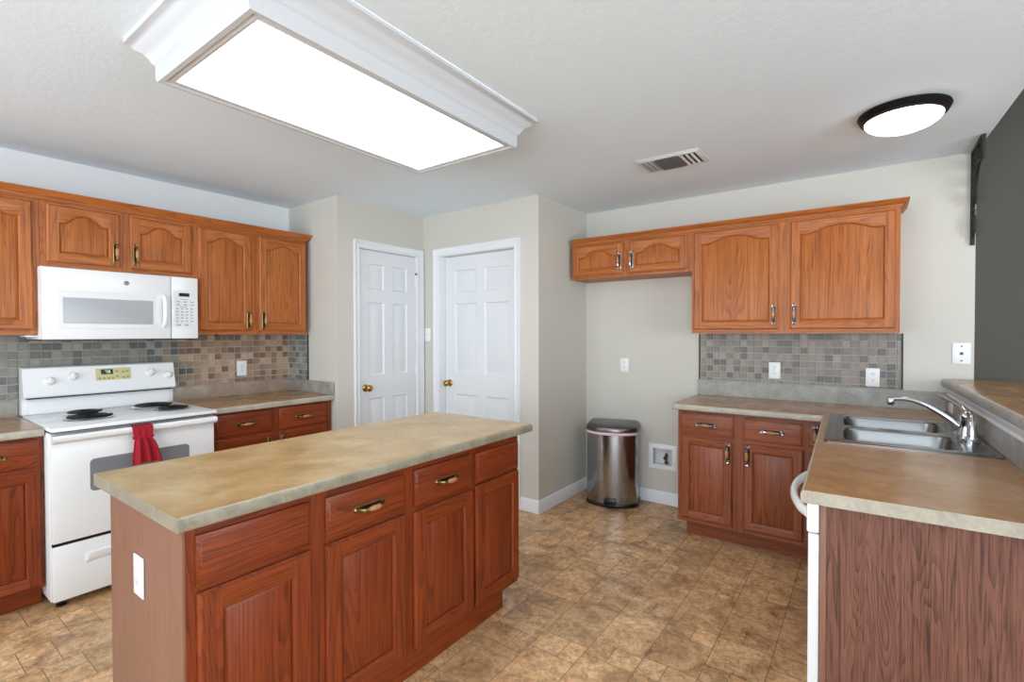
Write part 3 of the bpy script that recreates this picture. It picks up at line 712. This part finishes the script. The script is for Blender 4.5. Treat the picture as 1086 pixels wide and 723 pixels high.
# ------------------------------------------------------------------ stove
t = thing('electric_stove', 'white electric coil stove with a red towel on its oven door', 'stove', (-3.265, .603, 0), R(90))
SW = .760
m = MB(); m.box(.002, SW-.002, .028, .62, .045, .893, .004); m.build('body', MAT['appliance'], t)
m = MB(); m.box(0, SW, -.030, .620, .900, .922, .008); m.box(.004, SW-.004, -.012, .6, .894, .8995, mi=1); m.build('cooktop', [MAT['appliance'], MAT['black']], t)
m = MB(); m.box(.006, SW-.006, 0, .0275, .338, .886, .008); od = m.build('oven_door', MAT['appliance'], t)
m = MB(); ls = [[(x, y, z) for x, z in rrect(.155+i, .615-i, .570+i, .738-i, .022, 6)] for i, y in ((0, -.0003), (0, -.0015), (.004, -.002))]
m.loops(ls, 0, False, False, True); tag(m.build('window', MAT['greyglass'], od), 'grey glass oven window')
m = MB(); hpr = [(-.002, .838), (-.030, .846), (-.044, .858), (-.046, .872), (-.036, .882), (-.002, .884)]
m.prism(hpr, .006, SW-.006, 'x', smooth=False); m.build('handle', MAT['appliance'], od)
m = MB(); m.box(.006, SW-.006, 0, .0275, .046, .322, .008); dw = m.build('storage_drawer', MAT['appliance'], t)
m = MB(); lp0 = [(.13, -.0005, .262), (.63, -.0005, .262), (.63, -.0005, .232), (.13, -.0005, .205)]
m.loops([lp0, [(.15, -.016, .258), (.61, -.016, .258), (.61, -.012, .243), (.15, -.012, .236)]], 0, False, False, True); m.build('pull_lip', MAT['appliance'], dw)
m = MB(); m.box(.008, SW-.008, .012, .026, .3225, .3375); m.build('door_gap', MAT['black'], t)
for x in (.05, SW-.05):
    for y in (.07, .57):
        m = MB(); m.lathe([(.022, 0), (.022, .008), (.010, .012), (.010, .046)], (x, y, .0005), 'z', 14); m.build('leg', MAT['black'], t)
# backguard
m = MB(); bg = [(.700, .9215), (.700, 1.185), (.688, 1.196), (.640, 1.196), (.628, 1.188), (.592, 1.050), (.588, 1.030), (.594, 1.022), (.640, 1.020), (.640, .9215)]
m.prism(bg, .004, SW-.004, 'x', smooth=False)
m.box(.03, SW-.03, .628, .639, .9222, 1.0125); back = m.build('backguard', MAT['appliance'], t)
m = MB(); m.box(.02, SW-.02, .600, .6385, 1.0128, 1.0215); m.build('vent_gap', MAT['black'], back)
sl = (.628-.592)/(1.188-1.050); nrm = Vector((0, -1, sl)).normalized(); tz = Vector((0, sl, 1)).normalized()
def onbg(x, z, o=0): return Vector((x, .592+(z-1.050)*sl, z))+nrm*o
KN = [(.118, 1.112), (.223, 1.132), (.617, 1.132), (.715, 1.110)]
for kx, kz in KN:
    m = MB(); rings = []
    for r_, h_ in ((.026, .0005), (.026, .006), (.021, .009), (.019, .024), (.016, .027)):
        rings.append([onbg(kx, kz, h_)+(Vector((1, 0, 0))*math.cos(2*PI*k/20)+tz*math.sin(2*PI*k/20))*r_ for k in range(20)])
    m.loops(rings, 0, True, False, True)
    a = onbg(kx, kz, .027); b = [a+tz*.019+Vector((-.004, 0, 0)), a+tz*.019+Vector((.004, 0, 0)), a-tz*.019+Vector((.004, 0, 0)), a-tz*.019+Vector((-.004, 0, 0))]
    m.loops([b, [p+nrm*.006 for p in b]], 0, False, False, True); m.build('knob', plain('ivory_knob', (236, 234, 228), .35) if kx == KN[0][0] else bpy.data.materials['ivory_knob'], t)
m = MB(); q = [onbg(.332, 1.098, .0006), onbg(.510, 1.098, .0006), onbg(.510, 1.172, .0006), onbg(.332, 1.172, .0006)]
m.loops([q, [p+nrm*.0015 for p in q]], 0, False, False, True); cl = m.build('clock_panel', MAT['cream'], t)
m = MB(); q = [onbg(.358, 1.134, .0022), onbg(.418, 1.134, .0022), onbg(.418, 1.165, .0022), onbg(.358, 1.165, .0022)]
m.loops([q, [p+nrm*.0008 for p in q]], 0, False, False, True); ds = m.build('display', MAT['black'], cl)
def seg_digit(m, ch, x, z, s):
    on = {'7': 'abc', '8': 'abcdefg', '1': 'bc', '3': 'abcdg', '0': 'abcdef'}[ch]
    g = {'a': (0, 1, 1, 1), 'b': (1, 1, 1, .5), 'c': (1, .5, 1, 0), 'd': (0, 0, 1, 0), 'e': (0, 0, 0, .5), 'f': (0, .5, 0, 1), 'g': (0, .5, 1, .5)}
    for k in on:
        a, b, c, d = g[k]; p = onbg(x+a*s*.55, z+b*s, .0034); q = onbg(x+c*s*.55, z+d*s, .0034); m.tube([p, q], .0009, 5)
m = MB(); seg_digit(m, '7', .378, 1.142, .015); seg_digit(m, '8', .394, 1.142, .015); m.build('clock_digits', MAT['digits'], cl)
MAT['khaki'] = plain('khaki_keys', (156, 148, 92), .5)
for kx, kz in [(.350+.022*i, 1.110) for i in range(4)]+[(.438, 1.118), (.438, 1.150), (.470, 1.110), (.470, 1.145), (.492, 1.112), (.492, 1.148)]:
    q = [onbg(kx-.007, kz-.005, .0024), onbg(kx+.007, kz-.005, .0024), onbg(kx+.007, kz+.005, .0024), onbg(kx-.007, kz+.005, .0024)]
    m = MB(); m.loops([q, [p+nrm*.0008 for p in q]], 0, False, False, True); m.build('key', MAT['khaki'], cl)
for bx, by, rr in ((.235, .440, .078), (.205, .215, .098), (.575, .440, .098), (.605, .215, .078)):
    m = MB(); m.lathe([(rr+.014, .9222), (rr+.016, .9262), (rr+.008, .9272), (rr+.002, .9236), (.02, .9228)], (bx, by, 0), 'z', 36)
    bu = m.build('burner', MAT['chrome'], t)
    m = MB(); pts = []
    turns = 4 if rr < .09 else 5
    for i in range(turns*28+1):
        a = 2*PI*i/28; r_ = .018+(rr-.018)*i/(turns*28); pts.append((bx+r_*math.cos(a), by+r_*math.sin(a), .936))
    m.tube(pts, .0068, 6, flat=.8); m.tube([pts[-1], (bx+rr*.8, by+rr*.4, .930), (bx+.02, by+.02, .928)], .004, 6)
    m.build('coil', MAT['coil'], bu)
# towel on the oven handle
t2 = thing('dish_towel', 'red kitchen towel hanging from the oven door handle', 'towel', (-3.265, .603, 0), R(90))
m = MB(); tx = .371
front = [(-.003, .888, .047), (-.034, .8875, .047), (-.053, .880, .047), (-.057, .860, .046), (-.057, .835, .044), (-.058, .820, .036), (-.062, .800, .047), (-.064, .770, .054), (-.064, .73, .062), (-.062, .685, .068)]
ls = []; N = 22
for k, (y, z, hw) in enumerate(front):
    row = []
    for i in range(N+1):
        q = i/N*2-1; amp = 0 if k < 4 else (.006 if k == 5 else .004+.0016*(k-4))
        row.append((tx+q*hw+(.004*(k-5) if k > 5 else 0), y-amp*(1+math.sin(q*9+.4)) , z-.008*(q*q)*(k == 9)))
    ls.append(row)
bk = [[(x, y+.006, z) for x, y, z in row] for row in ls]
m.loops(ls, 0, True, closed=False); m.loops(bk, 0, True, closed=False)
for k in range(len(ls)-1):
    for e in (0, N): m.add([ls[k][e], ls[k+1][e], bk[k+1][e], bk[k][e]], [(0, 1, 2, 3)])
for k in (0, len(ls)-1):
    for i in range(N): m.add([ls[k][i], ls[k][i+1], bk[k][i+1], bk[k][i]], [(0, 1, 2, 3)])
m.v = [(x, min(y, -.0485) if z < .8815 else y, z) for x, y, z in m.v]
m.build('cloth', MAT['red'], t2)
m = MB(); m.box(tx-.049, tx+.049, -.066, -.050, .815, .835, .006); m.build('band', MAT['red'], t2)

# ------------------------------------------------------------------ microwave
t = thing('microwave_oven', 'white over-the-range microwave above the stove', 'microwave', (-3.578, .640, 0), R(90))
m = MB(); m.box(0, .757, .030, .385, 1.358, 1.756, .004); m.build('body', MAT['appliance'], t)
m = MB(); m.box(0, .602, 0, .0295, 1.357, 1.752, .008); md = m.build('door', MAT['appliance'], t)
m = MB(); ls = [[(x, y, z) for x, z in rrect(.062+i, .512-i, 1.418+i, 1.628-i, .008, 4)] for i, y in ((0, -.0003), (.001, -.002), (.004, -.0025))]
m.loops(ls, 0, False, False, True); fr = m.build('window_frame', MAT['applight'], md)
m = MB(); ls = [[(x, y, z) for x, z in rrect(.084+i, .504-i, 1.446+i, 1.590-i, .006, 4)] for i, y in ((0, -.0027), (.003, -.0031))]
m.loops(ls, 0, False, False, True); tag(m.build('window', MAT['mwglass'], md), 'grey mesh window')
m = MB(); m.tube([(.560, -.001, 1.435), (.560, -.024, 1.450), (.560, -.031, 1.480), (.560, -.034, 1.53), (.560, -.031, 1.58), (.560, -.024, 1.612), (.560, -.001, 1.627)], [.011, .0125, .013, .013, .013, .0125, .011], 12); m.build('handle', MAT['appliance'], md)
m = MB(); m.lathe([(0, -.0005), (.0135, -.0005), (.0135, -.002), (0, -.0022)], (.372, 0, 1.690), 'y', 20); bd = m.build('badge', plain('badge_grey', (70, 72, 76), .3, .6), md)
m = MB(); m.tube([(.372+.0105*math.cos(a/10*2*PI), -.0026, 1.690+.0105*math.sin(a/10*2*PI)) for a in range(11)], .0009, 5)
m.tube([(.3695, -.0026, 1.694), (.3665, -.0026, 1.694), (.3655, -.0026, 1.689), (.3675, -.0026, 1.6855), (.370, -.0026, 1.687), (.370, -.0026, 1.690)], .0008, 5)
m.tube([(.378, -.0026, 1.694), (.3745, -.0026, 1.693), (.3740, -.0026, 1.690), (.3765, -.0026, 1.690), (.3735, -.0026, 1.688), (.375, -.0026, 1.6855), (.378, -.0026, 1.687)], .0008, 5); m.build('monogram', MAT['plate'], bd)
m = MB(); m.box(.604, .757, 0, .0295, 1.357, 1.752, .008); cp = m.build('control_panel', MAT['appliance'], t)
m = MB(); m.box(.618, .742, -.0012, -.0003, 1.430, 1.668); m.build('keypad', MAT['applight'], cp)
m = MB(); m.box(.645, .705, -.0022, -.0013, 1.628, 1.650); m.build('display', MAT['black'], cp)
BT = [(.632+c_*.040, .650+c_*.040, 1.590-r_*.019, 1.597-r_*.019) for r_ in range(2) for c_ in range(3)]
BT += [(.630+c_*.027, .642+c_*.027, 1.545-r_*.020, 1.553-r_*.020) for r_ in range(5) for c_ in range(4)]
BT += [(.632+c_*.045, .655+c_*.045, 1.440, 1.450) for c_ in range(2)]+[(.645, .690, 1.560, 1.563), (.650, .700, 1.607, 1.610)]
for q in BT:
    m = MB(); m.box(q[0], q[1], -.0019, -.0013, q[2], q[3]); m.build('button', MAT['grey'], cp)
m = MB(); m.box(.01, .747, .04, .37, 1.352, 1.3575); m.build('bottom_grille', MAT['black'], t)
m = MB(); m.box(-.052, -.001, .10, .22, 1.372, 1.3795); m.build('mounting_tab', MAT['applight'], t)

# ------------------------------------------------------------------ ceiling fixtures
t = thing('box_light', 'large white framed box light fixture on the ceiling above the island', 'ceiling light', (-1.755, 1.333, 2.30))
HX, HY = .345, .645
def lr(x, y, z): return [(-x, -y, z), (x, -y, z), (x, y, z), (-x, y, z)]
h = CEIL-2.30; MAT['frame'] = plain('fixture_white', (204, 206, 209), .45)
m = MB(); prof = [(.0, .012), (0, .055), (.004, .060), (.010, .066), (.012, .074), (.030, .098), (.052, .112), (.062, .126), (.074, .130), (.074, h-.0005)]
ls = [lr(HX-.05, HY-.05, .020), lr(HX-.048, HY-.048, .006), lr(HX-.036, HY-.036, .002), lr(HX-.026, HY-.026, .006), lr(HX-.020, HY-.020, .0), lr(HX-.004, HY-.004, .0)]+[lr(HX+o, HY+o, z) for o, z in prof]
m.loops(ls, 0, False); m.build('crown_frame', MAT['frame'], t)
m = MB(); m.box(-HX+.045, HX-.045, -HY+.045, HY-.045, .016, .024); m.build('diffuser', MAT['diff'], t)
t = thing('dome_light', 'round flush-mount dome light with a dark bronze rim on the ceiling', 'ceiling light', (.120, 3.005, CEIL))
m = MB(); m.lathe([(.150, -.0005), (.178, -.003), (.180, -.010), (.172, -.016), (.174, -.022), (.166, -.028), (.168, -.034), (.158, -.040), (.150, -.041)], (0, 0, 0), 'z', 48); m.build('rim', MAT['iron'], t)
m = MB(); m.lathe([(.152, -.036), (.150, -.046), (.140, -.060), (.120, -.074), (.090, -.086), (.050, -.093), (.015, -.095), (0, -.095)], (0, 0, 0), 'z', 48); m.build('glass_dome', MAT['glow'], t)
t = thing('ceiling_vent', 'white metal air vent set in the ceiling before the right-hand wall', 'vent', (-.985, 3.025, CEIL))
m = MB(); m.box(-.190, .190, -.125, .125, -.006, -.0004, .003)
m.box(-.178, .178, -.112, .112, -.011, -.0061, .002); m.build('frame', MAT['ventw'], t)
m = MB(); m.box(-.085, .060, -.095, .095, -.0122, -.0112); m.build('grille', MAT['ventdark'], t)
for k in range(9):
    m = MB(); yy = -.085+k*.0212; m.add([(-.085, yy, -.0123), (.060, yy, -.0123), (.060, yy+.012, -.018), (-.085, yy+.012, -.018), (-.085, yy+.0015, -.0123), (.060, yy+.0015, -.0123), (.060, yy+.0135, -.018), (-.085, yy+.0135, -.018)], [(0, 1, 2, 3), (4, 5, 6, 7), (2, 3, 7, 6), (0, 1, 5, 4)]); m.build('slat', MAT['ventdark'], t)
for s in (-1, 1):
    for k in range(3):
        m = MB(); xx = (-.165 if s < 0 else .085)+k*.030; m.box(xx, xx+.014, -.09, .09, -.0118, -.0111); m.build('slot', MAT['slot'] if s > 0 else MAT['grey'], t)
        m = MB(); m.add([(xx, -.09, -.0119), (xx, .09, -.0119), (xx-.010*s, .09, -.020), (xx-.010*s, -.09, -.020), (xx+.001, -.09, -.0119), (xx+.001, .09, -.0119), (xx+.001-.010*s, .09, -.020), (xx+.001-.010*s, -.09, -.020)], [(0, 1, 2, 3), (7, 6, 5, 4), (2, 3, 7, 6)]); m.build('louver', MAT['ventw'], t)

# ------------------------------------------------------------------ scroll bracket in the opening over the bar
t = thing('scroll_bracket', 'black ornamental scrollwork bracket in the ceiling corner at the opening', 'bracket', (.482, YB-.001, CEIL-.001))
# local: y negative towards the viewer along the ceiling, z down the wall
m = MB(); TT = .010
m.box(-TT, TT, -.018, 0, -.545, 0, .002); m.box(-TT, TT, -.330, -.0182, -.018, 0, .002); MAT['wrought'] = plain('black_iron', (24, 21, 20), .6)
m.build('frame', MAT['wrought'], t)
m = MB()
def sc(pts, r=.007): m.tube([(0, a, b) for a, b in pts], r, 8)
def spiral(cy, cz, r0, r1, a0, a1, n=22): return [(cy+(r0+(r1-r0)*i/n)*math.cos(R(a0+(a1-a0)*i/n)), cz+(r0+(r1-r0)*i/n)*math.sin(R(a0+(a1-a0)*i/n))) for i in range(n+1)]
sc(spiral(-.075, -.075, .055, .012, 100, 640)); sc(spiral(-.170, -.060, .042, .010, 90, 560)); sc(spiral(-.260, -.055, .036, .008, 80, 500))
sc(spiral(-.055, -.185, .036, .008, 20, 480)); sc(spiral(-.050, -.275, .030, .007, 0, 440)); sc(spiral(-.042, -.430, .024, .006, 0, 420))
sc([(-.325, -.018), (-.322, -.085), (-.300, -.120), (-.270, -.115), (-.200, -.110), (-.140, -.150), (-.105, -.215), (-.085, -.285), (-.060, -.312), (-.018, -.315)], .009)
sc([(-.018, -.370), (-.045, -.380), (-.058, -.420), (-.050, -.470), (-.022, -.500)], .009); sc([(-.018, -.060), (-.120, -.120), (-.130, -.020)], .006)
sc([(-.018, -.340), (-.040, -.345), (-.030, -.365)], .009); m.build('scrollwork', MAT['wrought'], t)

# ------------------------------------------------------------------ outlets, switches, supply box
def outlet(label, loc, rz, w_=.074, h_=.118, kind='duplex', group=None, name='wall_outlet', cat='outlet'):
    t = thing(name, label, cat, loc, rz, group)
    m = MB(); m.box(-w_/2, w_/2, -.006, -.0004, -h_/2, h_/2, .003); m.build('cover_plate', MAT['plate'], t)
    if kind == 'duplex':
        for s in (-1, 1):
            m = MB(); pts = rrect(-.017, .017, s*.021-.014, s*.021+.014, .009, 5)
            m.loops([[(x, -.0058, z) for x, z in pts], [(x, -.0075, z) for x, z in pts]], 0, False, False, True); rc = m.build('receptacle', MAT['plate'], t)
            m = MB(); zc = s*.021
            m.box(-.0075, -.005, -.0080, -.0076, zc-.001, zc+.008); m.box(.005, .0075, -.0080, -.0076, zc-.001, zc+.007); m.lathe([(.0028, -.0076), (.0028, -.0080)], (0, 0, zc-.007), 'y', 8); m.build('slots', MAT['slot'], rc)
        m = MB(); m.lathe([(.003, -.006), (.002, -.0072)], (0, 0, 0), 'y', 8); m.build('screw', MAT['steel'], t)
    elif kind == 'rocker':
        m = MB(); m.box(-.017, .017, -.0085, -.006, -.034, .034, .001); rc = m.build('receptacle', MAT['applight'], t)
        m = MB()
        for s in (-1, 1): m.box(-.0075, -.005, -.009, -.0086, s*.018-.004, s*.018+.006); m.box(.005, .0075, -.009, -.0086, s*.018-.004, s*.018+.005)
        m.build('slots', MAT['grey'], rc)
    elif kind == 'toggle':
        m = MB(); m.box(-.006, .006, -.0068, -.0055, -.013, .013); m.box(-.004, .004, -.018, -.006, -.002, .009, .002); m.build('toggle', MAT['applight'], t)
        for s in (-1, 1):
            m = MB(); m.lathe([(.003, -.006), (.002, -.0072)], (0, 0, s*.030), 'y', 8); m.build('screw', MAT['steel'], t)
    elif kind == 'jack':
        m = MB(); m.box(-.009, .009, -.008, -.006, -.009, .009, .001); m.box(-.005, .005, -.0086, -.0081, -.006, .005, mi=1); m.build('jack', [MAT['grey'], MAT['slot']], t)
        for s in (-1, 1):
            m = MB(); m.lathe([(.0045, -.006), (.003, -.0075)], (0, 0, s*.043), 'y', 8); m.build('screw', MAT['slot'], t)
    return t
GO = 'white wall outlets'
outlet('white outlet on the brown tiles right of the stove', (XL+.0085, 1.853, 1.119), R(90), group=GO)
outlet('white outlet on the bare beige wall above the trash can', (-1.683, YB, 1.117), 0, group=GO)
outlet('white outlet near the middle of the taupe tile backsplash', (-.546, YB-.0085, 1.120), 0, group=GO)
outlet('white outlet at the right end of the taupe tile backsplash', (.017, YB-.0085, 1.100), 0, group=GO)
outlet('tall white outlet on the end panel of the island', (-1.774, .5258, .658), 0, .076, .122, 'rocker', GO)
outlet('white phone jack plate on the wall over the bar end', (.441, YB, 1.263), 0, .082, .125, 'jack', None, 'phone_jack', 'phone jack')
outlet('white light switch on the wall between the two white doors', (-3.239, YD, 1.376), 0, .074, .118, 'toggle', None, 'light_switch', 'switch')
_p = pw(.6075, .425)
outlet('white outlet on the grey strip behind the faucet', (*_p, .968), TH-R(90), .118, .072, 'plain', None, 'wall_outlet', 'outlet')
t = thing('supply_box', 'white recessed water supply box low on the wall beside the base cabinet', 'supply box', ((HO[0]+HO[1])/2, YB, (HO[2]+HO[3])/2))
a, b = (HO[1]-HO[0])/2, (HO[3]-HO[2])/2
m = MB(); f0 = [(-a-.022, 0, -b-.022), (a+.022, 0, -b-.022), (a+.022, 0, b+.022), (-a-.022, 0, b+.022)]
def fl(o, y): return [(-a-o, y, -b-o), (a+o, y, -b-o), (a+o, y, b+o), (-a-o, y, b+o)]
m.loops([fl(.024, -.0003), fl(.024, -.006), fl(.021, -.008), fl(-.012, -.008), fl(-.014, -.005)], 0, False); m.build('frame', MAT['plate'], t)
m = MB(); m.loops([fl(-.002, -.004), fl(-.006, .075)], 0, False, False, True); m.build('recess', MAT['applight'], t)
m = MB(); m.lathe([(.016, -.060), (.016, -.045), (.010, -.04), (.010, -.005), (.014, -.004), (.014, .012), (.008, .014), (.008, .025)], (.018, .035, 0), 'z', 12); m.tube([(.018, .035, -.01), (.018, .005, -.01)], .007, 8); m.lathe([(.014, 0), (.015, -.006), (.010, -.012)], (.018, .005, -.01), 'y', 10)
m.build('valve', MAT['brassv'], t)

# ------------------------------------------------------------------ trash can
t = thing('trash_can', 'stainless steel pedal trash can with pink bag edge in the back corner', 'trash can', (-1.700, 3.735, 0), R(17))
def foot(k=1.0, off=0):
    """bulging front (-y), flat back"""
    pts = []
    for i in range(25):
        q = -1+2*i/24; x = .205*q; y = -.055-.095*(1-abs(q)**2.3)**.75
        pts.append((x*k, y*k))
    return pts+[(p[0]*k, p[1]*k) for p in arc(.165, .105, .04, 0, 90, 6)+arc(-.165, .105, .04, 90, 180, 6)]
def fz(k, z, dz=0): return [(x, y, z+dz*y) for x, y in foot(k)]
m = MB(); m.loops([fz(1.012, .001), fz(1.03, .006), fz(1.03, .022), fz(1.005, .030)], 0, True, True, True); m.build('base', MAT['black'], t)
m = MB(); m.loops([fz(.985, .0305), fz(.99, .034), fz(.99, .575)], 0, True, True, True); m.build('body', MAT['steel'], t)
m = MB(); m.loops([fz(.985, .5755), fz(1.004, .580), fz(1.002, .592), fz(.985, .596)], 0, True, False, True); tag(m.build('bag_rim', MAT['pink'], t), 'pink bag edge showing under the lid')
m = MB(); m.loops([fz(1.0, .598), fz(1.022, .602), fz(1.025, .626), fz(1.0, .640, .05), fz(.90, .654, .06), fz(.6, .660, .05), fz(.2, .662)], 0, True, True, True); m.build('lid', MAT['dsteel'], t)
m = MB(); m.box(-.048, .048, -.175, -.150, .030, .068, .003); hs = m.build('pedal_housing', MAT['black'], t)
m = MB(); m.box(-.040, .040, -.195, -.170, .020, .040, .004); m.build('pedal', MAT['iron'], hs)
